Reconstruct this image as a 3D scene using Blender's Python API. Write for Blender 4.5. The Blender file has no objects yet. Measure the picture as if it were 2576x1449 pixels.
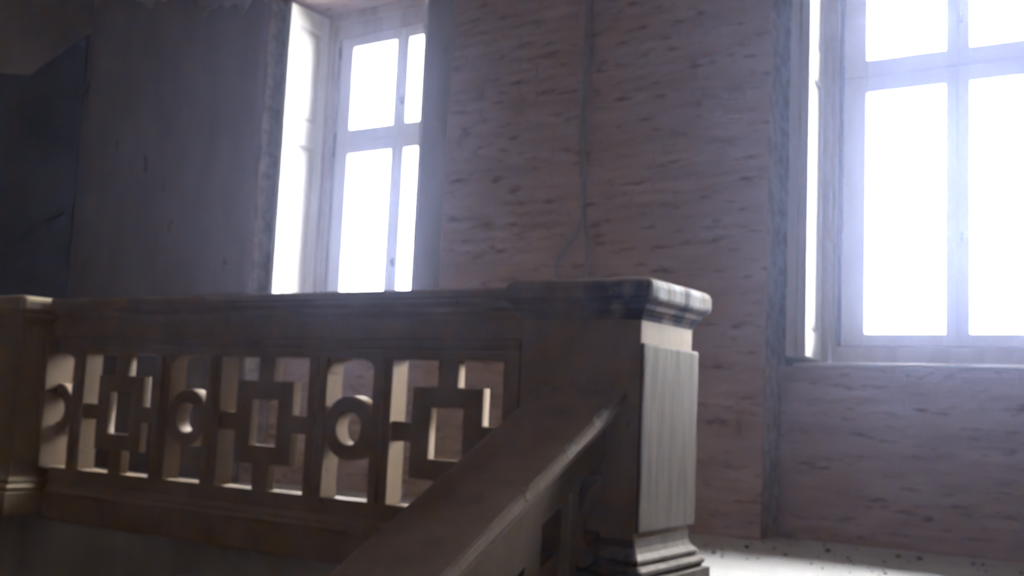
import bpy, bmesh, math, random
from mathutils import Vector, Matrix, noise

random.seed(7)
scene = bpy.context.scene
COL = scene.collection

# ------------------------------------------------------------------ camera
F_PX, YAW, PITCH, ROLL = 2730.6, 0.582746, 0.107822, 0.0451256
fwd = Vector((-math.sin(YAW) * math.cos(PITCH), math.cos(YAW) * math.cos(PITCH), math.sin(PITCH)))
rgt = Vector((math.cos(YAW), math.sin(YAW), 0))
upv = rgt.cross(fwd)
r2 = rgt * math.cos(ROLL) + upv * math.sin(ROLL)
u2 = -rgt * math.sin(ROLL) + upv * math.cos(ROLL)
cam_data = bpy.data.cameras.new('camera')
cam = bpy.data.objects.new('camera', cam_data)
COL.objects.link(cam)
cam.matrix_world = Matrix(((r2.x, u2.x, -fwd.x, 0), (r2.y, u2.y, -fwd.y, 0), (r2.z, u2.z, -fwd.z, 0), (0, 0, 0, 1)))
cam_data.sensor_width = 36.0
cam_data.lens = 36.0 * F_PX / 2576.0
cam_data.clip_start = 0.05
cam_data.dof.use_dof = True            # the photograph is focused too near
cam_data.dof.focus_distance = 1.25
cam_data.dof.aperture_fstop = 6.8
scene.camera = cam

# ------------------------------------------------------------------ sky and exposure
world = bpy.data.worlds.new('overcast_sky')
scene.world = world
world.use_nodes = True
bg = world.node_tree.nodes['Background']
bg.inputs[0].default_value = (0.955, 0.97, 1.0, 1)
bg.inputs[1].default_value = 68.0
scene.view_settings.view_transform = 'Standard'
scene.view_settings.look = 'None'
scene.view_settings.exposure = 0.0
scene.view_settings.gamma = 1.0
scene.view_settings.use_curve_mapping = False
scene.cycles.max_bounces = 10
scene.cycles.diffuse_bounces = 8
scene.cycles.sample_clamp_indirect = 8.0
scene.cycles.use_denoising = True

# ------------------------------------------------------------------ materials
def material(name, base, dark=None, scale=6.0, lo=0.4, hi=0.65, stretch=(1, 1, 1), rough=0.75,
             bump=0.0, bump_scale=40.0, spots=None, spot_scale=14.0, spot_lo=0.66, spot_hi=0.72, detail=5.0):
    m = bpy.data.materials.new(name)
    m.use_nodes = True
    nt = m.node_tree
    b = nt.nodes['Principled BSDF']
    b.inputs['Roughness'].default_value = rough
    if 'Specular IOR Level' in b.inputs:
        b.inputs['Specular IOR Level'].default_value = 0.3
    geo = nt.nodes.new('ShaderNodeNewGeometry')
    mp = nt.nodes.new('ShaderNodeMapping')
    mp.inputs['Scale'].default_value = stretch
    nt.links.new(geo.outputs['Position'], mp.inputs['Vector'])
    col = None
    def noise_mask(sc, a, c, vec):
        n = nt.nodes.new('ShaderNodeTexNoise')
        n.inputs['Scale'].default_value = sc
        n.inputs['Detail'].default_value = detail
        nt.links.new(vec, n.inputs['Vector'])
        r = nt.nodes.new('ShaderNodeMapRange')
        r.inputs['From Min'].default_value = a
        r.inputs['From Max'].default_value = c
        nt.links.new(n.outputs['Fac'], r.inputs['Value'])
        return r.outputs['Result'], n
    def mix(fac, a, c):
        x = nt.nodes.new('ShaderNodeMix')
        x.data_type = 'RGBA'
        nt.links.new(fac, x.inputs[0])
        for sock, v in ((x.inputs[6], a), (x.inputs[7], c)):
            if isinstance(v, tuple):
                sock.default_value = (*v, 1)
            else:
                nt.links.new(v, sock)
        return x.outputs[2]
    if dark:
        f, _ = noise_mask(scale, lo, hi, mp.outputs['Vector'])
        col = mix(f, base, dark)
    if spots:
        f, _ = noise_mask(spot_scale, spot_lo, spot_hi, mp.outputs['Vector'])
        col = mix(f, col if col else base, spots)
    if col is None:
        b.inputs['Base Color'].default_value = (*base, 1)
    else:
        nt.links.new(col, b.inputs['Base Color'])
    if bump:
        n = nt.nodes.new('ShaderNodeTexNoise')
        n.inputs['Scale'].default_value = bump_scale
        n.inputs['Detail'].default_value = 6
        nt.links.new(mp.outputs['Vector'], n.inputs['Vector'])
        bp = nt.nodes.new('ShaderNodeBump')
        bp.inputs['Strength'].default_value = bump
        bp.inputs['Distance'].default_value = 0.01
        nt.links.new(n.outputs['Fac'], bp.inputs['Height'])
        nt.links.new(bp.outputs['Normal'], b.inputs['Normal'])
    return m

M = {}
M['limewash'] = material('limewashed_brick', (0.67, 0.54, 0.50), (0.56, 0.44, 0.405), 5, 0.38, 0.68, (0.5, 1, 2.2), 0.9,
                         0.35, 45, (0.33, 0.235, 0.225), 15, 0.58, 0.72)
M['plaster'] = material('old_wall_plaster', (0.31, 0.26, 0.235), (0.255, 0.21, 0.19), 4, 0.35, 0.7, (1, 1, 0.45), 0.92,
                        0.35, 30, (0.17, 0.085, 0.085), 7, 0.70, 0.74)
M['dark_plaster'] = material('shade_dark_plaster', (0.07, 0.06, 0.058), (0.045, 0.04, 0.04), 2.5, 0.35, 0.65, (1, 1, 1), 0.95, 0.2, 30)  # dark tone carries the shade of the unlit left wall and its batten
M['pale_plaster'] = material('pale_plaster', (0.62, 0.60, 0.58), (0.50, 0.47, 0.45), 6, 0.4, 0.7, (1, 1, 1), 0.92, 0.3, 40)
M['grey_plaster'] = material('grey_plaster', (0.80, 0.79, 0.81), (0.66, 0.65, 0.67), 3, 0.35, 0.7, (2.5, 1, 0.3), 0.92, 0.2, 30)
M['paint'] = material('cream_oil_paint', (0.45, 0.34, 0.24), (0.385, 0.29, 0.20), 9, 0.4, 0.7, (1, 1, 0.5), 0.6, 0.12, 35,
                      (0.30, 0.24, 0.17), 16, 0.70, 0.74)
M['left_newel_paint'] = material('left_newel_cream', (0.58, 0.48, 0.33), (0.50, 0.41, 0.28), 9, 0.4, 0.7, (1, 1, 0.5), 0.6, 0.12, 35)  # lighter tone than the fretwork cream, left newel only
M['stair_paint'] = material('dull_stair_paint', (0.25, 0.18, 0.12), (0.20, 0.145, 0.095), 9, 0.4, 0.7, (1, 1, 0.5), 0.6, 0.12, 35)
M['newel_dimmed_paint'] = material('dimmed_streaked_paint', (0.215, 0.175, 0.15), (0.15, 0.122, 0.105), 26, 0.42, 0.62, (1, 1, 0.14), 0.7, 0.35, 60)  # vertical streaks; tone darkened to dim the newel's window-lit sides and base
M['rail_paint'] = material('worn_rail_paint', (0.38, 0.285, 0.225), (0.32, 0.235, 0.18), 8, 0.4, 0.7, (1, 1, 1), 0.55, 0.2, 40)
M['chip'] = material('bare_pale_primer', (0.46, 0.43, 0.38), (0.33, 0.28, 0.22), 30, 0.4, 0.65, (1, 1, 1), 0.8, 0.2, 60)
M['white_paint'] = material('white_joinery_paint', (0.86, 0.845, 0.80), (0.79, 0.77, 0.72), 10, 0.4, 0.75, (1, 1, 0.3), 0.5)
M['jamb_paint'] = material('stained_jamb_paint', (0.62, 0.575, 0.51), (0.42, 0.35, 0.31), 7, 0.45, 0.68, (1, 1, 0.25), 0.6)
M['gap'] = material('rusty_gap_stain', (0.30, 0.19, 0.19), (0.22, 0.17, 0.20), 12, 0.4, 0.6, (1, 1, 0.3), 0.8)
M['metal'] = material('dull_iron', (0.22, 0.22, 0.23), None, rough=0.5)
M['floor'] = material('dusty_pale_floor', (0.86, 0.86, 0.86), (0.76, 0.76, 0.755), 3, 0.4, 0.7, (1, 1, 1), 0.7, 0.1, 25,
                      (0.40, 0.37, 0.34), 30, 0.70, 0.74)
M['stone'] = material('worn_step_stone', (0.40, 0.345, 0.305), (0.32, 0.275, 0.24), 5, 0.4, 0.7, (1, 1, 1), 0.85, 0.2, 30)
M['room'] = material('room_plaster', (0.56, 0.45, 0.39), (0.47, 0.37, 0.325), 2, 0.4, 0.7, (1, 1, 1), 0.95)
M['cable'] = material('grey_cable_sheath', (0.52, 0.50, 0.50), (0.44, 0.42, 0.43), 20, 0.4, 0.7, rough=0.5)
M['crumb'] = material('plaster_crumbs', (0.30, 0.27, 0.24), (0.20, 0.17, 0.15), 20, 0.4, 0.7, rough=0.9)

glass = bpy.data.materials.new('window_glass')
glass.use_nodes = True
nt = glass.node_tree
nt.nodes.clear()
out = nt.nodes.new('ShaderNodeOutputMaterial')
tr = nt.nodes.new('ShaderNodeBsdfTransparent'); tr.inputs[0].default_value = (0.94, 0.94, 0.94, 1)
gl = nt.nodes.new('ShaderNodeBsdfGlossy'); gl.inputs['Roughness'].default_value = 0.03
fr = nt.nodes.new('ShaderNodeFresnel'); fr.inputs[0].default_value = 1.25
mx = nt.nodes.new('ShaderNodeMixShader')
nt.links.new(fr.outputs[0], mx.inputs[0]); nt.links.new(tr.outputs[0], mx.inputs[1]); nt.links.new(gl.outputs[0], mx.inputs[2])
nt.links.new(mx.outputs[0], out.inputs[0])
M['glass'] = glass

# peeling cap of the right-hand newel: streaks of white primer where the hand-worn end is bare, a blue-black stain beside it
cp = material('peeling_cap_paint', (0.36, 0.285, 0.22), (0.30, 0.235, 0.18), 18, 0.4, 0.7, (1, 1, 0.4), 0.8, 0.25, 50)
M['cap_paint'] = cp
nt = cp.node_tree
def wear_band(axis, a, b):
    g = nt.nodes.new('ShaderNodeNewGeometry'); sp = nt.nodes.new('ShaderNodeSeparateXYZ')
    nt.links.new(g.outputs['Position'], sp.inputs[0])
    r = nt.nodes.new('ShaderNodeMapRange'); r.interpolation_type = 'SMOOTHSTEP'
    r.inputs['From Min'].default_value = a; r.inputs['From Max'].default_value = b
    nt.links.new(sp.outputs[axis], r.inputs['Value'])
    return r.outputs[0]
def streaks(sc, st, a, b):
    g = nt.nodes.new('ShaderNodeNewGeometry'); mp = nt.nodes.new('ShaderNodeMapping'); n = nt.nodes.new('ShaderNodeTexNoise')
    mp.inputs['Scale'].default_value = st; n.inputs['Scale'].default_value = sc; n.inputs['Detail'].default_value = 4
    nt.links.new(g.outputs['Position'], mp.inputs[0]); nt.links.new(mp.outputs[0], n.inputs['Vector'])
    r = nt.nodes.new('ShaderNodeMapRange'); r.inputs['From Min'].default_value = a; r.inputs['From Max'].default_value = b
    nt.links.new(n.outputs['Fac'], r.inputs['Value'])
    return r.outputs[0]
def times(*fs):
    o = fs[0]
    for f in fs[1:]:
        m_ = nt.nodes.new('ShaderNodeMath'); m_.operation = 'MULTIPLY'; m_.use_clamp = True
        nt.links.new(o, m_.inputs[0]); nt.links.new(f, m_.inputs[1]); o = m_.outputs[0]
    return o
def overlay(fac, colour):
    bsdf = nt.nodes['Principled BSDF']; src = bsdf.inputs['Base Color'].links[0].from_socket
    x = nt.nodes.new('ShaderNodeMix'); x.data_type = 'RGBA'
    nt.links.new(fac, x.inputs[0]); nt.links.new(src, x.inputs[6]); x.inputs[7].default_value = (*colour, 1)
    nt.links.new(x.outputs[2], bsdf.inputs['Base Color'])
overlay(times(wear_band(0, -1.80, -1.62), streaks(9, (1, 1, 1), .42, .55), wear_band(2, .42, .40)), (0.09, 0.085, 0.12))
overlay(times(wear_band(0, -1.515, -1.497), streaks(26, (1, 1, .22), .42, .56), wear_band(2, .345, .36)), (0.60, 0.63, 0.66))

# ------------------------------------------------------------------ helpers
def link(name, me, mat, parent=None, loc=None):
    o = bpy.data.objects.new(name, me)
    COL.objects.link(o)
    if mat is not None and not me.materials:
        me.materials.append(mat)
    if loc is not None:
        o.location = loc
    if parent is not None:
        o.parent = parent
    return o

def bm_mesh(bm, name, xf=None, smooth=False):
    if xf:
        for v in bm.verts:
            v.co = xf(v.co)
        bmesh.ops.recalc_face_normals(bm, faces=bm.faces)
    me = bpy.data.meshes.new(name)
    bm.to_mesh(me)
    bm.free()
    if smooth:
        for p in me.polygons:
            p.use_smooth = True
    return me

def add_box(bm, x0, x1, y0, y1, z0, z1, bevel=0.0):
    r = bmesh.ops.create_cube(bm, size=1.0)
    vs = r['verts']
    for v in vs:
        v.co = Vector((x0 + (v.co.x + .5) * (x1 - x0), y0 + (v.co.y + .5) * (y1 - y0), z0 + (v.co.z + .5) * (z1 - z0)))
    if bevel:
        es = list({e for v in vs for e in v.link_edges})
        bmesh.ops.bevel(bm, geom=es, offset=bevel, segments=2, affect='EDGES', profile=0.6)

def boxes(name, lst, mat, parent=None, bevel=0.004, xf=None):
    bm = bmesh.new()
    for b in lst:
        add_box(bm, *b, bevel=bevel)
    return link(name, bm_mesh(bm, name, xf), mat, parent)

def prism(name, pts, x0, x1, mat, parent=None, xf=None, cuts=1):
    """profile pts in (y, z), swept along x"""
    bm = bmesh.new()
    rings = []
    for i in range(cuts + 1):
        x = x0 + (x1 - x0) * i / cuts
        rings.append([bm.verts.new((x, y, z)) for y, z in pts])
    n = len(pts)
    for a, b in zip(rings, rings[1:]):
        for k in range(n):
            bm.faces.new((a[k], a[(k + 1) % n], b[(k + 1) % n], b[k]))
    bm.faces.new(rings[0]); bm.faces.new(rings[-1][::-1])
    bmesh.ops.recalc_face_normals(bm, faces=bm.faces)
    return link(name, bm_mesh(bm, name, xf), mat, parent)

def clip_x(bm, clip):
    # cut away everything beyond x = clip[0] on the side clip[1]
    if clip:
        bmesh.ops.remove_doubles(bm, verts=bm.verts, dist=1e-5)
        bmesh.ops.bisect_plane(bm, geom=list(bm.verts) + list(bm.edges) + list(bm.faces), plane_co=(clip[0], 0, 0),
                               plane_no=(clip[1], 0, 0), clear_outer=True)
        bmesh.ops.holes_fill(bm, edges=[e for e in bm.edges if e.is_boundary], sides=0)

def plate(name, splines, thick, bevel, mat, parent=None, xf=None, y0=0.0, clip=None):
    """flat cut-out in the (x, z) plane with real holes, front face at y0, running back by thick"""
    cu = bpy.data.curves.new(name, 'CURVE')
    cu.dimensions = '2D'
    cu.fill_mode = 'BOTH'
    cu.extrude = thick / 2 - bevel
    cu.bevel_depth = bevel
    cu.bevel_resolution = 1
    for pts in splines:
        s = cu.splines.new('POLY')
        s.points.add(len(pts) - 1)
        for p, (x, z) in zip(s.points, pts):
            p.co = (x, z, 0, 1)
        s.use_cyclic_u = True
    tmp = bpy.data.objects.new('tmp', cu)
    COL.objects.link(tmp)
    dg = bpy.context.evaluated_depsgraph_get()
    me = bpy.data.meshes.new_from_object(tmp.evaluated_get(dg))
    bpy.data.objects.remove(tmp)
    bpy.data.curves.remove(cu)
    me.name = name
    me.materials.clear()
    bm = bmesh.new()
    bm.from_mesh(me)
    for v in bm.verts:
        v.co = Vector((v.co.x, y0 + thick / 2 - v.co.z, v.co.y))
    clip_x(bm, clip)
    if not bm.verts:
        bm.free()
        bpy.data.meshes.remove(me)
        return None
    for v in bm.verts:
        if xf:
            v.co = xf(v.co)
    bmesh.ops.recalc_face_normals(bm, faces=bm.faces)
    bm.to_mesh(me)
    bm.free()
    return link(name, me, mat, parent)

def square_tower(name, prof, x0, x1, y0, y1, mat, parent=None, seg=3):
    """moulded square post: prof is [(outset, z)], swept around the rectangle with mitred, slightly rounded corners"""
    bm = bmesh.new()
    rings = []
    for o, z, r in prof:
        ring = []
        X0, X1, Y0, Y1 = x0 - o, x1 + o, y0 - o, y1 + o
        for cx, cy, a0 in ((X1 - r, Y1 - r, 0), (X0 + r, Y1 - r, 90), (X0 + r, Y0 + r, 180), (X1 - r, Y0 + r, 270)):
            for k in range(seg + 1):
                a = math.radians(a0 + 90 * k / seg)
                ring.append(bm.verts.new((cx + r * math.cos(a), cy + r * math.sin(a), z)))
        rings.append(ring)
    n = len(rings[0])
    for a, b in zip(rings, rings[1:]):
        for k in range(n):
            bm.faces.new((a[k], a[(k + 1) % n], b[(k + 1) % n], b[k]))
    bm.faces.new(rings[0][::-1]); bm.faces.new(rings[-1])
    bmesh.ops.recalc_face_normals(bm, faces=bm.faces)
    return link(name, bm_mesh(bm, name), mat, parent)

def thing(name, label, cat, loc=(0, 0, 0), group=None):
    o = bpy.data.objects.new(name, None)
    COL.objects.link(o)
    o.empty_display_size = 0.1
    o['label'] = label
    o['category'] = cat
    if group:
        o['group'] = group
    return o

def structure(o, label=None, cat=None):
    o['kind'] = 'structure'
    if label:
        o['label'] = label
    if cat:
        o['category'] = cat
    return o

def empty(name):
    o = bpy.data.objects.new(name, None)
    COL.objects.link(o)
    o.empty_display_size = 0.1
    return o

# ------------------------------------------------------------------ dimensions (camera at the origin)
FLOOR = -0.57
WALL = 4.95            # room face of the back wall
APRON = 5.17           # thinner wall under each window
NICHE = 5.40           # back of the niche, where the joinery starts
OUT = 5.78
SILL = 0.25
HEAD = 2.66
CEIL = 3.45
WC = [-4.54, -1.05]   # window centres
NH = 0.77              # half width of the niches
XL, XR, YF, LOW = -7.27, 8.5, -3.2, -3.1
NEWEL_Y0, NEWEL_Y1 = 3.10, 3.50

# ------------------------------------------------------------------ room shell
def rough_slab(name, x0, x1, z0, z1, y, depth, mat, parent, jl=0.0, jr=0.0, jb=0.0, jt=0.0, step=0.09, seed=0, wave=0.004):
    """plaster coat: a gridded front with ragged edges, returned back by depth"""
    nx = max(2, int((x1 - x0) / step)); nz = max(2, int((z1 - z0) / step))
    bm = bmesh.new()
    g = []
    for i in range(nx + 1):
        row = []
        for k in range(nz + 1):
            x = x0 + (x1 - x0) * i / nx
            z = z0 + (z1 - z0) * k / nz
            n1 = noise.noise(Vector((x * 3 + seed, z * 7, 1.3)))
            n2 = noise.noise(Vector((x * 9 + seed, z * 19, 4.1)))
            j = n1 * 0.6 + n2 * 0.4
            if i == 0: x += j * jl
            if i == nx: x += j * jr
            if k == 0: z += noise.noise(Vector((x * 8 + seed, 2, 2))) * jb
            if k == nz: z += noise.noise(Vector((x * 8 + seed, 5, 2))) * jt
            yy = y + noise.noise(Vector((x * 2.2, z * 2.2, seed))) * wave
            row.append(bm.verts.new((x, yy, z)))
        g.append(row)
    for i in range(nx):
        for k in range(nz):
            bm.faces.new((g[i][k], g[i + 1][k], g[i + 1][k + 1], g[i][k + 1]))
    rim = [g[i][0] for i in range(nx + 1)] + [g[nx][k] for k in range(1, nz + 1)] + \
          [g[i][nz] for i in range(nx - 1, -1, -1)] + [g[0][k] for k in range(nz - 1, 0, -1)]
    back = [bm.verts.new((v.co.x, y + depth, v.co.z)) for v in rim]
    n = len(rim)
    for k in range(n):
        bm.faces.new((rim[k], back[k], back[(k + 1) % n], rim[(k + 1) % n]))
    bmesh.ops.recalc_face_normals(bm, faces=bm.faces)
    me = bm_mesh(bm, name)
    for p in me.polygons:
        p.use_smooth = len(p.vertices) == 4 and abs(p.normal.y) > 0.8
    return link(name, me, mat, parent)

# back wall core: piers, lintels and thin aprons, with three window openings
core = []
edges = [XL - 2.4] + [v for c in WC for v in (c - NH, c + NH)] + [XR]
for i in range(0, len(edges), 2):
    core.append((edges[i], edges[i + 1], WALL + 0.008, OUT, LOW, CEIL))
for c in WC:
    core.append((c - NH, c + NH, WALL + 0.008, OUT, HEAD, CEIL))
    core.append((c - NH, c + NH, APRON + 0.008, OUT, LOW, SILL))
    core.append((c - NH, c - 0.64, NICHE + 0.10, OUT, SILL, HEAD))
    core.append((c + 0.64, c + NH, NICHE + 0.10, OUT, SILL, HEAD))
wall_back = boxes('wall_back', core, M['limewash'], bevel=0)
structure(wall_back, 'long limewashed brick wall pierced by tall windows behind the landing', 'wall')

# plaster coats of the back wall
rough_slab('plaster_coat', XL, WC[0] - NH, FLOOR, CEIL, WALL, 0.03, M['plaster'], wall_back, jl=0.02, jr=0.010, seed=3)
rough_slab('plaster_coat', WC[1] + NH, XR, FLOOR, CEIL, WALL, 0.03, M['limewash'], wall_back, jl=0.02, seed=9)
for c, s in zip(WC, (5, 6)):
    rough_slab('plaster_coat', c - NH, c + NH, HEAD, CEIL, WALL, 0.03, M['plaster'], wall_back, jb=0.03, seed=s)
# whiter plaster on the side reveals of the niches
M['reveal'] = material('flaking_white_plaster', (0.80, 0.74, 0.69), (0.60, 0.52, 0.47), 18, 0.42, 0.62, (1, 1, 1), 0.9, 0.4, 40)
for c in WC:
    for sg in (-1, 1):
        bm = bmesh.new()
        x = c + sg * NH
        nz, ny = 44, 4
        g = [[bm.verts.new((x - sg * (.004 + .004 * noise.noise(Vector((c + k * .9, j * 2.1, sg * 3)))), WALL + .012 + (NICHE + .095 - WALL - .012) * j / ny, FLOOR + (HEAD - .01 - FLOOR) * k / nz))
              for j in range(ny + 1)] for k in range(nz + 1)]
        for k in range(nz):
            for j in range(ny):
                bm.faces.new((g[k][j], g[k + 1][j], g[k + 1][j + 1], g[k][j + 1]))
        bmesh.ops.solidify(bm, geom=list(bm.faces), thickness=.012 * sg)
        bmesh.ops.recalc_face_normals(bm, faces=bm.faces)
        link('reveal_plaster', bm_mesh(bm, 'reveal_plaster'), M['reveal'], wall_back)
# remnants of pale plaster high on the wall
for k, (x0, x1, z0) in enumerate(((-6.74, -6.34, 2.83), (-6.06, -5.36, 2.665))):
    p = rough_slab('plaster_remnant', x0, x1, z0, z0 + 0.55, WALL - 0.012, 0.02, M['pale_plaster'], wall_back,
                   jl=0.12, jr=0.12, jb=0.16, jt=0.1, step=0.05, seed=20 + k)
    p['label'] = 'ragged remnant of pale plaster clinging high on the wall'

# bricks of the pier between the windows and of the two aprons
def brick_mesh(L, H, seed):
    rnd = random.Random(seed)
    bm = bmesh.new()
    nx, nz = 4, 2
    g = []
    for i in range(nx + 1):
        row = []
        for k in range(nz + 1):
            x = -L / 2 + L * i / nx; z = -H / 2 + H * k / nz
            edge = i in (0, nx) or k in (0, nz)
            if edge:
                x += rnd.uniform(-.004, .004); z += rnd.uniform(-.003, .003)
            y = rnd.uniform(-.0015, .0015) + (0.004 if edge else 0)
            row.append(bm.verts.new((x, y, z)))
        g.append(row)
    for i in range(nx):
        for k in range(nz):
            bm.faces.new((g[i][k], g[i + 1][k], g[i + 1][k + 1], g[i][k + 1]))
    rim = [g[i][0] for i in range(nx + 1)] + [g[nx][k] for k in range(1, nz + 1)] + \
          [g[i][nz] for i in range(nx - 1, -1, -1)] + [g[0][k] for k in range(nz - 1, 0, -1)]
    back = [bm.verts.new((v.co.x * 1.01, 0.04, v.co.z * 1.02)) for v in rim]
    n = len(rim)
    for k in range(n):
        bm.faces.new((rim[k], back[k], back[(k + 1) % n], rim[(k + 1) % n]))
    bmesh.ops.recalc_face_normals(bm, faces=bm.faces)
    me = bm_mesh(bm, 'brick')
    me.materials.append(M['limewash'])
    return me

PITCH_Z, PITCH_X = 0.068, 0.243
brick_sets = {'full': [brick_mesh(0.237, 0.0625, s) for s in range(6)], 'half': [brick_mesh(0.1155, 0.0625, 50 + s) for s in range(4)]}
places = []
def lay(x0, x1, z0, z1, y):
    n = max(1, round((x1 - x0) / (PITCH_X / 2)))
    u = (x1 - x0) / n
    nz = int(round((z1 - z0) / PITCH_Z))
    h = (z1 - z0) / nz
    for k in range(nz):
        i = 0
        if k % 2:
            places.append(('half', x0 + u / 2, y, z0 + h * (k + .5), u)); i = 1
        while i < n:
            if i + 1 < n:
                places.append(('full', x0 + u * (i + 1), y, z0 + h * (k + .5), u)); i += 2
            else:
                places.append(('half', x0 + u * (i + .5), y, z0 + h * (k + .5), u)); i += 1
lay(WC[0] + NH, WC[1] - NH, FLOOR, CEIL - 0.2, WALL)
lay(WC[1] - NH, WC[1] + NH, FLOOR, SILL, APRON)
lay(WC[0] - NH, WC[0] + NH, FLOOR, SILL, APRON)
def in_view(p):
    v = Vector(p)
    d = v.dot(fwd)
    px = 1288 + F_PX * v.dot(r2) / d; py = 724.5 - F_PX * v.dot(u2) / d
    if not (-40 < px < 2620 and -30 < py < 1480):
        return False
    if px < 1330 and py > 735 and v.y < APRON - .1: return False
    return not (1340 < px < 1700 and py > 720)
scored = sorted(places, key=lambda q: (not in_view(q[1:4]), Vector(q[1:4]).length))
rest = bmesh.new()
for i, (kind, x, y, z, u) in enumerate(scored):
    me = random.choice(brick_sets[kind])
    L = 2 * u if kind == 'full' else u
    sx = L / (PITCH_X if kind == 'full' else PITCH_X / 2)
    T = (Matrix.Translation((x + random.uniform(-.003, .003), y + random.uniform(-.0005, .005), z + random.uniform(-.002, .002)))
         @ Matrix.Rotation(random.uniform(-.008, .008), 4, 'Y') @ Matrix.Rotation(random.uniform(-.012, .012), 4, 'Z') @ Matrix.Diagonal((sx, 1, 1, 1)))
    if i < 295:
        o = bpy.data.objects.new('brick', me)
        COL.objects.link(o)
        o.parent = wall_back
        o.matrix_local = T
    else:
        t = bmesh.new(); t.from_mesh(me); t.transform(T)
        tm = bpy.data.meshes.new('t'); t.to_mesh(tm); t.free()
        rest.from_mesh(tm); bpy.data.meshes.remove(tm)
o = link('brickwork', bm_mesh(rest, 'brickwork'), M['limewash'], wall_back)
o['kind'] = 'stuff'

# landing, stairs and the rest of the room
floor = structure(boxes('floor', [(XL - 2.4, XR, 3.30, WALL + 0.25, -0.80, FLOOR)], M['floor'], bevel=0.0), 'pale dusty landing floor behind the balustrade', 'floor')
structure(boxes('floor', [(XL - 2.4, XR, YF, WALL + 0.3, LOW - 0.2, LOW)], M['stone'], bevel=0.0), 'stone floor at the foot of the stairwell', 'floor')
structure(boxes('ceiling', [(XL - 2.4, XR, YF, OUT, CEIL, CEIL + 0.2)], M['room'], bevel=0.0), 'plaster ceiling over the stairwell', 'ceiling')
structure(boxes('wall_right', [(XR, XR + 0.3, YF, OUT, LOW, CEIL)], M['room'], bevel=0.0), 'plaster wall on the right of the stairwell', 'wall')
structure(boxes('wall_front', [(XL - 2.4, XR, YF - 0.3, YF, LOW, CEIL)], M['room'], bevel=0.0), 'plaster wall of the stairwell facing the windows', 'wall')
wall_left = structure(boxes('wall_left', [(XL - 0.3, XL, YF, WALL + 0.02, LOW, CEIL)], M['dark_plaster'], bevel=0.0), 'side wall left of the windows, its shade put into a dark colour', 'wall')
# upper coat of lighter plaster on the left wall, its lower edge stepping up towards the corner
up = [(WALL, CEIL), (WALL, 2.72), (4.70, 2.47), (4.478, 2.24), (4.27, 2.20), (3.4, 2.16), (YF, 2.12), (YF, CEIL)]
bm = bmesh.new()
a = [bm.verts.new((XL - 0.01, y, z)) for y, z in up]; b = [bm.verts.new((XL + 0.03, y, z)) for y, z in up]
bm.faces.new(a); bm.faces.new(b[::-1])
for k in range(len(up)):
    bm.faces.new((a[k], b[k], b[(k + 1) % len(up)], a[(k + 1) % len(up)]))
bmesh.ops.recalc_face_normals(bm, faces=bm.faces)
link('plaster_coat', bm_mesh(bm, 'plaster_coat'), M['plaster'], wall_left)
# thin sloping batten on the left wall
bm = bmesh.new()
for (y, z) in ((4.0, 0.665), (4.95, 1.35)):
    pass
add_box(bm, XL - 0.005, XL + 0.02, 3.6, 4.86, -0.012, 0.012)
me = bm_mesh(bm, 'batten', lambda v: Vector((v.x, v.y, v.z + 0.948 + (v.y - 4.392) * 0.725)))
o = link('trim_1', me, M['dark_plaster'])
structure(o, 'thin batten sloping up the dark left wall', 'trim')

# plaster face of the landing edge, below the wooden foot of the balustrade
fascia = structure(rough_slab('trim_2', XL, -1.50, -1.75, -0.62, 3.25, 0.10, M['grey_plaster'], None, jb=0.02, seed=31, wave=0.006),
                   'grey plaster face of the landing edge below the balustrade', 'trim')
structure(boxes('trim_3', [(-1.47, XR, 3.20, 3.30, -0.80, FLOOR - 0.001)], M['stone'], bevel=0.004), 'stone nosing at the head of the stairs', 'trim')
stairs = structure(empty('staircase'), 'flight of stone steps rising to the landing beside the stair balustrade', 'stairs')
S = 0.515
for k in range(9):
    y1 = 3.20 - 0.30 * k
    z1 = FLOOR - 0.1545 * (k + 1)
    boxes('step', [(-1.62, 1.6, y1 - 0.32, y1, z1 - 0.40, z1)], M['stone'], stairs, bevel=0.008)

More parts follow.
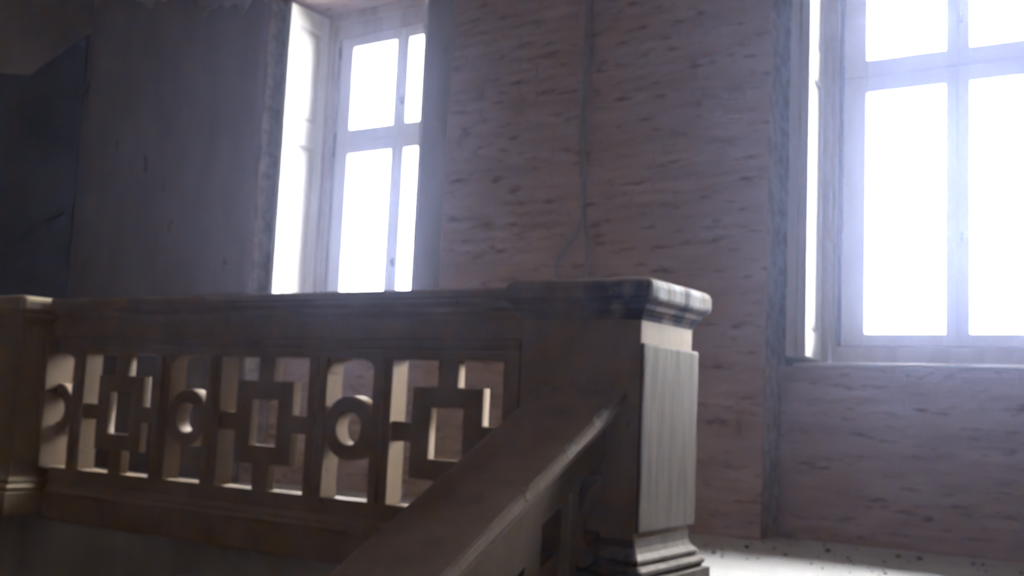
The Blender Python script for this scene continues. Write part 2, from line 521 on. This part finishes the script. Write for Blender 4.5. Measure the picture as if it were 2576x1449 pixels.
# ------------------------------------------------------------------ windows
def shutter(parent, hinge, ang, L, T, z0, z1, name='shutter', side=1):
    """panelled leaf. local u runs from the hinge to the free edge, v is thickness (v=0 the panelled face)"""
    def xf(v):
        return Vector((hinge[0] + math.sin(ang) * v.x + side * -math.cos(ang) * v.y,
                       hinge[1] - math.cos(ang) * v.x + side * -math.sin(ang) * v.y, v.z))
    st, mid = 0.075, 1.74
    fr = boxes(name, [(0, st, 0, T, z0, z1), (L - st, L, 0, T, z0, z1), (st, L - st, 0.001, T - .001, z0, z0 + 0.13),
                      (st, L - st, 0.001, T - .001, z1 - 0.13, z1), (st, L - st, 0.001, T - .001, mid - 0.06, mid + 0.11)],
               M['white_paint'], parent, 0.003, xf)
    for a, b in ((z0 + 0.13, mid - 0.06), (mid + 0.11, z1 - 0.13)):
        bm = bmesh.new()
        x0, x1 = st, L - st
        # raised field with a sloping margin
        levels = [(0.0, 0.022), (0.012, 0.022), (0.018, 0.012), (0.045, 0.006)]
        rings = []
        for ins, dep in levels:
            rings.append([bm.verts.new((x0 + ins, dep, a + ins)), bm.verts.new((x1 - ins, dep, a + ins)),
                          bm.verts.new((x1 - ins, dep, b - ins)), bm.verts.new((x0 + ins, dep, b - ins))])
        for p, q in zip(rings, rings[1:]):
            for k in range(4):
                bm.faces.new((p[k], p[(k + 1) % 4], q[(k + 1) % 4], q[k]))
        bm.faces.new(rings[-1])
        bk = [bm.verts.new((v.co.x, T - 0.008, v.co.z)) for v in rings[0]]
        for k in range(4):
            bm.faces.new((rings[0][k], rings[0][(k + 1) % 4], bk[(k + 1) % 4], bk[k]))
        bm.faces.new(bk)
        bmesh.ops.recalc_face_normals(bm, faces=bm.faces)
        link('panel', bm_mesh(bm, 'panel', xf), M['white_paint'], fr)
    return fr

def make_window(name, c, label, left, right):
    w = structure(empty(name), label, 'window')
    Y0 = NICHE
    z0, z1 = SILL + 0.02, 2.59
    boxes('window_frame', [(c - .655, c - .60, Y0, Y0 + .12, z0, z1 + .09), (c + .60, c + .655, Y0, Y0 + .12, z0, z1 + .09),
                           (c - .60, c + .60, Y0 + .001, Y0 + .12, z1 - .0, z1 + .09),
                           (c - .60, c - .575, Y0 + .03, Y0 + .12, z0, z1), (c + .575, c + .60, Y0 + .03, Y0 + .12, z0, z1),
                           (c - .575, c + .575, Y0 + .03, Y0 + .12, z0, .365), (c - .575, c + .575, Y0 + .03, Y0 + .12, 2.485, z1)],
          M['jamb_paint'], w, 0.003)
    boxes('frame_rebate', [(c - .577, c - .545, Y0 + .06, Y0 + .11, .36, 2.49), (c + .545, c + .577, Y0 + .06, Y0 + .11, .36, 2.49),
                           (c - .545, c + .545, Y0 + .082, Y0 + .11, .355, .395), (c - .545, c + .545, Y0 + .082, Y0 + .11, 1.71, 1.77), (c - .545, c + .545, Y0 + .082, Y0 + .11, 2.455, 2.50), (c - .02, c + .02, Y0 + .082, Y0 + .10, .395, 2.455)],
          M['gap'], w, 0)
    boxes('window_sill', [(c - .70, c + .70, APRON - .015, Y0 + .10, SILL, SILL + .022)], M['white_paint'], w, 0.005)
    ys = Y0 + .035
    for sgn in (-1, 1):
        for lo, hi, pa, pb in ((.372, 1.7385, .433, 1.654), (1.7415, 2.478, 1.827, 2.405)):
            def bx(u0, u1, y0, y1, za, zb):
                a, b = c + sgn * u0, c + sgn * u1
                return (min(a, b), max(a, b), y0, y1, za, zb)
            cs = boxes('casement', [bx(.0015, .056, ys, ys + .045, lo, hi), bx(.434, .548, ys, ys + .045, lo, hi),
                                    bx(.056, .434, ys + .001, ys + .044, lo, pa), bx(.056, .434, ys + .001, ys + .044, pb, hi)],
                       M['white_paint'], w, 0.003)
            boxes('glass_pane', [bx(.05, .44, ys + .020, ys + .024, pa - .006, pb + .006)], M['glass'], cs, 0)
            if pa < 1:
                boxes('glazing_bar', [bx(.056, .434, ys + .012, ys + .032, 1.018, 1.028)], M['white_paint'], cs, 0.002)
            for hz in ((1.70, .46) if pa < 1 else (1.79, 2.40)):
                bm = bmesh.new()
                r = bmesh.ops.create_cone(bm, cap_ends=True, segments=10, radius1=.008, radius2=.008, depth=.085)
                bmesh.ops.translate(bm, verts=r['verts'], vec=(c + sgn * .553, ys - .006, hz - .02))
                link('hinge', bm_mesh(bm, 'hinge'), M['metal'], cs)
            if sgn == 1:
                kz = 0.893 if pa < 1 else 1.98
                bm = bmesh.new()
                add_box(bm, c + .012, c + .026, ys - .004, ys + .002, kz - .028, kz + .028, 0.002)
                add_box(bm, c + .015, c + .023, ys - .022, ys - .002, kz - .006, kz + .012, 0.002)
                link('latch', bm_mesh(bm, 'latch'), M['metal'], cs)
    for i, (hx, ang, L, T, side) in enumerate(left + right):
        shutter(w, (c + hx, Y0 - 0.005), ang, L, T, .292, 2.625, side=side)
    return w

window_1 = make_window('window_1', WC[0], 'tall white window left of the brick pier, one shutter leaf turned across it',
                       [(-.637, 0.0, .37, .043, 1)], [(.645, -.43, .385, .043, -1)])
window_2 = make_window('window_2', WC[1], 'large white four-pane window on the right above the landing',
                       [(-.637, 0.11, .355, .045, 1), (-.69, 0.11, .35, .045, 1)],
                       [(.637, -0.06, .36, .045, -1), (.69, -0.06, .35, .045, -1)])
# ------------------------------------------------------------------ landing balustrade
PB = 3.28                 # front face of the fretwork
X0, X1 = -4.87, -1.99     # between the newels
balustrade = thing('balustrade', 'cream painted wooden landing balustrade with rings and squares cut in fretwork', 'balustrade')
OT, OB, RC = 0.158, -0.397, -0.1175
P = M['paint']

def ident(v):
    return v

def fretwork(parent, xf, bays, ot, ob, rc, xa, xb, y, P, clip=None, stile_t=0.092):
    """bays: list of (kind, centre, half width); stiles fill the spaces between, each with a centre groove"""
    prev = xa
    for kind, cx, hw in bays + [('end', None, None)]:
        nxt = cx - hw if cx is not None else xb
        if clip and clip[1] > 0 and nxt > clip[0]:
            nxt = clip[0]
        if nxt - prev > 0.004:
            m = (prev + nxt) / 2
            wd = nxt - prev
            g = 0.005
            pts = [(prev, y), (m - g, y), (m - g * .3, y + .010), (m + g * .3, y + .010), (m + g, y), (nxt, y), (nxt, y + stile_t), (prev, y + stile_t)]
            if wd < .05:
                pts = [(prev, y), (nxt, y), (nxt, y + stile_t), (prev, y + stile_t)]
            bm = bmesh.new()
            a = [bm.verts.new((px, py, ob - .004)) for px, py in pts]; b = [bm.verts.new((px, py, ot + .004)) for px, py in pts]
            for k in range(len(pts)):
                bm.faces.new((a[k], a[(k + 1) % len(pts)], b[(k + 1) % len(pts)], b[k]))
            bm.faces.new(a[::-1]); bm.faces.new(b)
            bmesh.ops.recalc_face_normals(bm, faces=bm.faces)
            link('stile', bm_mesh(bm, 'stile', xf), P, parent)
        if cx is None:
            break
        prev = cx + hw
        if kind == 'ring':
            R, ri = hw + .003, hw * 0.562
            n = 40
            ring = [[(cx + rr * math.cos(2 * math.pi * k / n), rc + rr * math.sin(2 * math.pi * k / n)) for k in range(n)] for rr in (R, ri)]
            plate('ring', ring, .070, .003, P, parent, xf, y + .006, clip)
            for sg in (-1, 1):
                r = .062
                pts = [(cx + sg * (hw + .002), ot + .003), (cx + sg * (hw - r), ot + .003)]
                for k in range(9):
                    a = math.pi / 2 * k / 8
                    pts.append((cx + sg * (hw - r + r * math.sin(a) * .985), ot - r + .0 + r * math.cos(a) * .98))
                pts.append((cx + sg * (hw + .002), ot - r))
                plate('arch_corner', [pts], .07, .002, P, parent, xf, y + .006, clip)
        else:
            ho, hi_, vo, vi, arm, bar = .162, .081, .172, .100, .034, .044
            o = [(-bar, ot - rc + .003), (-bar, vo), (-ho, vo), (-ho, arm), (-hw - .003, arm), (-hw - .003, -arm), (-ho, -arm), (-ho, -vo), (-bar, -vo),
                 (-bar, ob - rc - .003), (bar, ob - rc - .003), (bar, -vo), (ho, -vo), (ho, -arm), (hw + .003, -arm), (hw + .003, arm), (ho, arm),
                 (ho, vo), (bar, vo), (bar, ot - rc + .003)]
            i = [(-hi_, -vi), (-hi_, vi), (hi_, vi), (hi_, -vi)]
            f = [[(cx + px, rc + pz) for px, pz in o], [(cx + px, rc + pz) for px, pz in i]]
            plate('square_fret', f, .042, .003, P, parent, xf, y + .012, clip)

bays = []
for k in range(3):
    bays.append(('ring', -4.826 + .956 * k, .1217))
    bays.append(('square', -4.351 + .956 * k, .258))
bays = sorted(bays, key=lambda b: b[1])
fretwork(balustrade, ident, bays, OT, OB, RC, -4.818, X1 - .017, PB, M['paint'], (-4.819, -1))   # the first ring dies into the added shading post
# rails (profiles in y, z)
prism('top_rail', [(3.206, .382), (3.200, .390), (3.200, .413), (3.206, .419), (3.43, .419), (3.44, .413), (3.44, .390), (3.434, .382)], X0 + .060, X1 - .059, P, balustrade, cuts=6)
prism('rail_moulding', [(3.212, .382), (3.212, .372), (3.222, .362), (3.228, .352), (3.238, .350), (3.238, .336), (3.246, .326), (3.252, .314), (3.39, .314), (3.40, .34), (3.42, .365), (3.42, .382)],
      X0 + .058, X1 - .057, P, balustrade, cuts=6)
prism('frieze', [(3.258, .314), (3.258, .238), (3.266, .233), (3.266, .222), (3.38, .222), (3.38, .314)], X0 + .006, X1 - .006, P, balustrade, cuts=6)
prism('upper_frame', [(PB, .222), (PB, .200), (PB + .006, .197), (PB + .006, .193), (PB, .190), (PB, OT), (PB + .092, OT), (PB + .092, .222)], -4.818, X1 - .017, P, balustrade, cuts=6)
prism('lower_frame', [(PB, OB), (PB, -.466), (PB + .092, -.466), (PB + .092, OB)], X0 + .036, X1 - .035, P, balustrade, cuts=6)
prism('base_moulding', [(PB - .006, -.466), (PB - .030, -.482), (PB - .030, -.496), (PB - .045, -.508), (PB - .045, -.640), (PB - .01, -.640), (PB - .01, -.57), (PB + .12, -.57), (PB + .12, -.466)],
      X0 + .068, X1 - .067, P, balustrade, cuts=6)

def chip(parent, x, y, z, w, h, seed, xf=None, name='paint_chip', flip=False):
    """a thin flake of bare primer lying on a face that looks to -Y"""
    rnd = random.Random(seed)
    n = 11
    bm = bmesh.new()
    f = []
    for k in range(n):
        a = 2 * math.pi * k / n
        r = rnd.uniform(.65, 1.1)
        f.append((x + w * r * math.cos(a) / 2, z + h * r * math.sin(a) / 2))
    v0 = [bm.verts.new((px, y - .0015, pz)) for px, pz in f]; v1 = [bm.verts.new((px, y + .004, pz)) for px, pz in f]
    bm.faces.new(v0); bm.faces.new(v1[::-1])
    for k in range(n):
        bm.faces.new((v0[k], v1[k], v1[(k + 1) % n], v0[(k + 1) % n]))
    bmesh.ops.recalc_face_normals(bm, faces=bm.faces)
    o = link(name, bm_mesh(bm, name, xf), M['chip'], parent)
    return o
chip(balustrade, -4.79, PB - .045, -.584, .085, .075, 1)
chip(balustrade, -3.945, PB - .045, -.53, .035, .06, 2)

# ------------------------------------------------------------------ newel posts
def newel(x0, x1, label, mat, blockmat, capmat):
    t = thing('newel_post', label, 'newel post')
    y0, y1 = NEWEL_Y0, NEWEL_Y1
    r = .006
    square_tower('shaft', [(0, -.43, r), (0, -.395, r), (0, -.384, r), (0, .22, r), (0, .31, r)], x0, x1, y0, y1, mat, t)
    # raised block on the shaft
    boxes('raised_block', [(x0 - .012, x1 + .012, y0 + .003, y1 + .034, -.381, .217)], blockmat, t, bevel=.009)
    b = square_tower('base', [(.002, -.400, r), (.004, -.425, r), (.012, -.442, r), (.030, -.458, r), (.030, -.468, r), (.022, -.472, r), (.024, -.476, r),
                              (.040, -.480, .01), (.050, -.489, .012), (.050, -.500, .012), (.040, -.508, .01), (.040, -.514, r), (.062, -.516, r), (.062, FLOOR - .05, r), (.062, -.62, r)],
                     x0, x1, y0, y1, blockmat, t)
    square_tower('cap', [(.002, .290, r), (.006, .302, r), (.018, .318, r), (.026, .324, .012), (.028, .338, .012), (.040, .346, .02), (.050, .352, .028), (.054, .362, .03),
                         (.054, .396, .03), (.049, .412, .03), (.038, .420, .028), (.025, .423, .02)], x0, x1, y0, y1, capmat, t, seg=5)
    return t
newel(-1.994, -1.546, 'square cream newel post with worn peeling cap at the head of the stair rail', M['paint'], M['newel_dimmed_paint'], M['cap_paint'])
n2 = newel(-5.31, -4.865, 'square newel post at the left end of the landing balustrade', M['left_newel_paint'], M['left_newel_paint'], M['left_newel_paint'])
boxes('shading_post', [(-4.853, -4.82, 3.212, 3.41, -.40, .222)], M['paint'], n2, bevel=.004)  # added post that keeps window light off the left newel's side

# ------------------------------------------------------------------ stair balustrade, falling towards the viewer from the newel
XC = -1.745
stair_bal = thing('stair_balustrade', 'cream stair balustrade with broad chipped handrail sloping down from the newel', 'balustrade')
ZT = 0.073
def sheared(v):
    # local x runs up the slope (0 at the newel, negative downwards), y is depth from the right-hand face, z above the handrail line
    return Vector((XC + 0.087 - v.y, 3.10 + v.x, ZT + S * v.x + v.z))
def rail(name, pts, mat, x0=-3.4, x1=-.008):
    # pts are (X relative to centre, z relative to handrail top)
    bm = bmesh.new()
    N = 10
    rings = []
    for i in range(N + 1):
        u = x0 + (x1 - x0) * i / N
        rings.append([bm.verts.new((XC + px, 3.10 + u, ZT + S * u + pz)) for px, pz in pts])
    n = len(pts)
    for a, b in zip(rings, rings[1:]):
        for k in range(n):
            bm.faces.new((a[k], a[(k + 1) % n], b[(k + 1) % n], b[k]))
    bm.faces.new(rings[0]); bm.faces.new(rings[-1][::-1])
    bmesh.ops.recalc_face_normals(bm, faces=bm.faces)
    return link(name, bm_mesh(bm, name), mat, stair_bal)
rail('handrail', [(-.160, -.010), (-.152, -.002), (-.10, .0), (.10, .0), (.152, -.002), (.161, -.010), (.161, -.040), (.156, -.046), (-.156, -.046), (-.160, -.040)], M['rail_paint'])
rail('rail_moulding', [(-.145, -.046), (.145, -.046), (.143, -.060), (.128, -.076), (.118, -.084), (.112, -.104), (-.112, -.104), (-.118, -.084), (-.128, -.076), (-.143, -.060)], M['rail_paint'])
rail('frieze', [(-.093, -.104), (.093, -.104), (.093, -.175), (.087, -.178), (.087, -.222), (-.0, -.222), (-.0, -.175), (-.093, -.175)], M['stair_paint'])
sb_bays = [('square', -2.815, .252), ('ring', -2.352, .119), ('square', -1.888, .252), ('ring', -1.42, .119), ('square', -.955 - .0, .252), ('ring', -.491, .119)]
SB_OT, SB_OB = -.222, -.56
fr_bays = []
fr_bays = [('ring', -.042, .119), ('square', -.513, .252), ('ring', -.977, .119), ('square', -1.441, .252), ('ring', -1.905, .119), ('square', -2.37, .252), ('ring', -2.834, .119)]
fr_bays = sorted(fr_bays, key=lambda b: b[1])
fretwork(stair_bal, sheared, fr_bays, SB_OT, SB_OB - .10, -.40, -3.1, .08, 0.0, M['stair_paint'], (-.008, 1))
rail('lower_frame', [(.087, -.655), (.087, -.76), (.105, -.775), (.105, -1.0), (-.03, -1.0), (-.03, -.655)], M['paint'], x1=-.064)
# chips along the right-hand edge of the handrail
def edge_flake(u0, u1, seed):
    rnd = random.Random(seed)
    bm = bmesh.new()
    n = 9
    top, mid, bot = [], [], []
    for k in range(n + 1):
        u = u0 + (u1 - u0) * k / n
        w = math.sin(math.pi * k / n) ** .5
        a = .005 + w * rnd.uniform(.006, .016)
        d = .012 + w * rnd.uniform(.010, .026)
        for lst, px, pz in ((top, .1615 - a, .0006 - .002 * (1 if a < .01 else 0)), (mid, .1622, -.009), (bot, .1624, -d)):
            lst.append(bm.verts.new((XC + px, 3.10 + u, ZT + S * u + pz)))
    for A, B in ((top, mid), (mid, bot)):
        for k in range(n):
            bm.faces.new((A[k], A[k + 1], B[k + 1], B[k]))
    ret = bmesh.ops.extrude_face_region(bm, geom=list(bm.faces))
    bmesh.ops.translate(bm, verts=[v for v in ret['geom'] if isinstance(v, bmesh.types.BMVert)], vec=(-.004, 0, -.003))
    bmesh.ops.recalc_face_normals(bm, faces=bm.faces)
    o = link('paint_chip', bm_mesh(bm, 'paint_chip'), M['chip'], stair_bal)
    return o
for i, (a, b) in enumerate(((-.215, -.125), (-.375, -.325), (-.585, -.565))):
    edge_flake(a, b, i)

# ------------------------------------------------------------------ cables on the brick pier
def tube(name, pts, r, mat, parent, seg=10):
    cu = bpy.data.curves.new(name, 'CURVE')
    cu.dimensions = '3D'
    s = cu.splines.new('BEZIER')
    s.bezier_points.add(len(pts) - 1)
    for bp, p in zip(s.bezier_points, pts):
        bp.co = p
        bp.handle_left_type = bp.handle_right_type = 'AUTO'
    cu.bevel_depth = r
    cu.bevel_resolution = 3
    cu.resolution_u = 8
    cu.use_fill_caps = True
    tmp = bpy.data.objects.new('tmp', cu)
    COL.objects.link(tmp)
    me = bpy.data.meshes.new_from_object(tmp.evaluated_get(bpy.context.evaluated_depsgraph_get()))
    bpy.data.objects.remove(tmp)
    bpy.data.curves.remove(cu)
    me.materials.clear()
    for p in me.polygons:
        p.use_smooth = True
    return link(name, me, mat, parent)
CY = WALL - .022
cable = thing('cable', 'pair of grey cables running down the brick pier and parting behind the newel', 'cable')
tube('cable_strand', [(-2.806, CY, 3.43), (-2.816, CY, 2.6), (-2.819, CY, 2.2), (-2.826, CY, 1.76), (-2.824, CY, 1.32), (-2.808, CY, .95), (-2.785, CY, .79), (-2.80, CY, .69), (-2.84, CY, .55), (-2.86, CY, .2)], .0105, M['cable'], cable)
tube('cable_strand', [(-2.827, CY, 3.43), (-2.837, CY, 2.6), (-2.840, CY, 2.2), (-2.847, CY, 1.76), (-2.845, CY, 1.32), (-2.836, CY, .96), (-2.88, CY, .895), (-2.955, CY, .80), (-2.972, CY, .71), (-2.96, CY, .55), (-2.91, CY, .38), (-2.875, CY, .18)], .0105, M['cable'], cable)

# ------------------------------------------------------------------ crumbs of plaster on the landing
bm = bmesh.new()
rnd = random.Random(5)
for k in range(110):
    x = rnd.uniform(-2.4, -.3); y = rnd.uniform(4.2, 5.1)
    if x < -1.82 and y > 4.88: y -= .3
    r = rnd.uniform(.003, .009) if k % 9 else rnd.uniform(.010, .016)
    q = bmesh.ops.create_icosphere(bm, subdivisions=1, radius=r)
    for v in q['verts']:
        v.co *= rnd.uniform(.7, 1.2)
        v.co.z *= .6
        v.co += Vector((x, y, FLOOR + r * .45))
o = link('plaster_crumbs', bm_mesh(bm, 'plaster_crumbs'), M['crumb'])
o['kind'] = 'stuff'
o['label'] = 'small dark crumbs of plaster scattered on the pale landing floor'
o['category'] = 'debris'

# ------------------------------------------------------------------ added scatter volume imitating lens glare around the windows
hm = bpy.data.materials.new('glare_haze')
hm.use_nodes = True
nt = hm.node_tree
nt.nodes.clear()
ho_ = nt.nodes.new('ShaderNodeOutputMaterial')
hv = nt.nodes.new('ShaderNodeVolumeScatter')
hv.inputs['Color'].default_value = (0.50, 0.585, 1.0, 1)
hv.inputs['Density'].default_value = 0.0115
hv.inputs['Anisotropy'].default_value = 0.89
nt.links.new(hv.outputs[0], ho_.inputs['Volume'])
haze = boxes('glare_haze', [(XL - 2.0, XR - .1, YF + .1, 5.70, LOW + .05, CEIL - .02)], hm, bevel=0)
haze['kind'] = 'stuff'
haze['label'] = 'added bluish haze volume standing in for lens glare around the windows'
haze['category'] = 'haze'
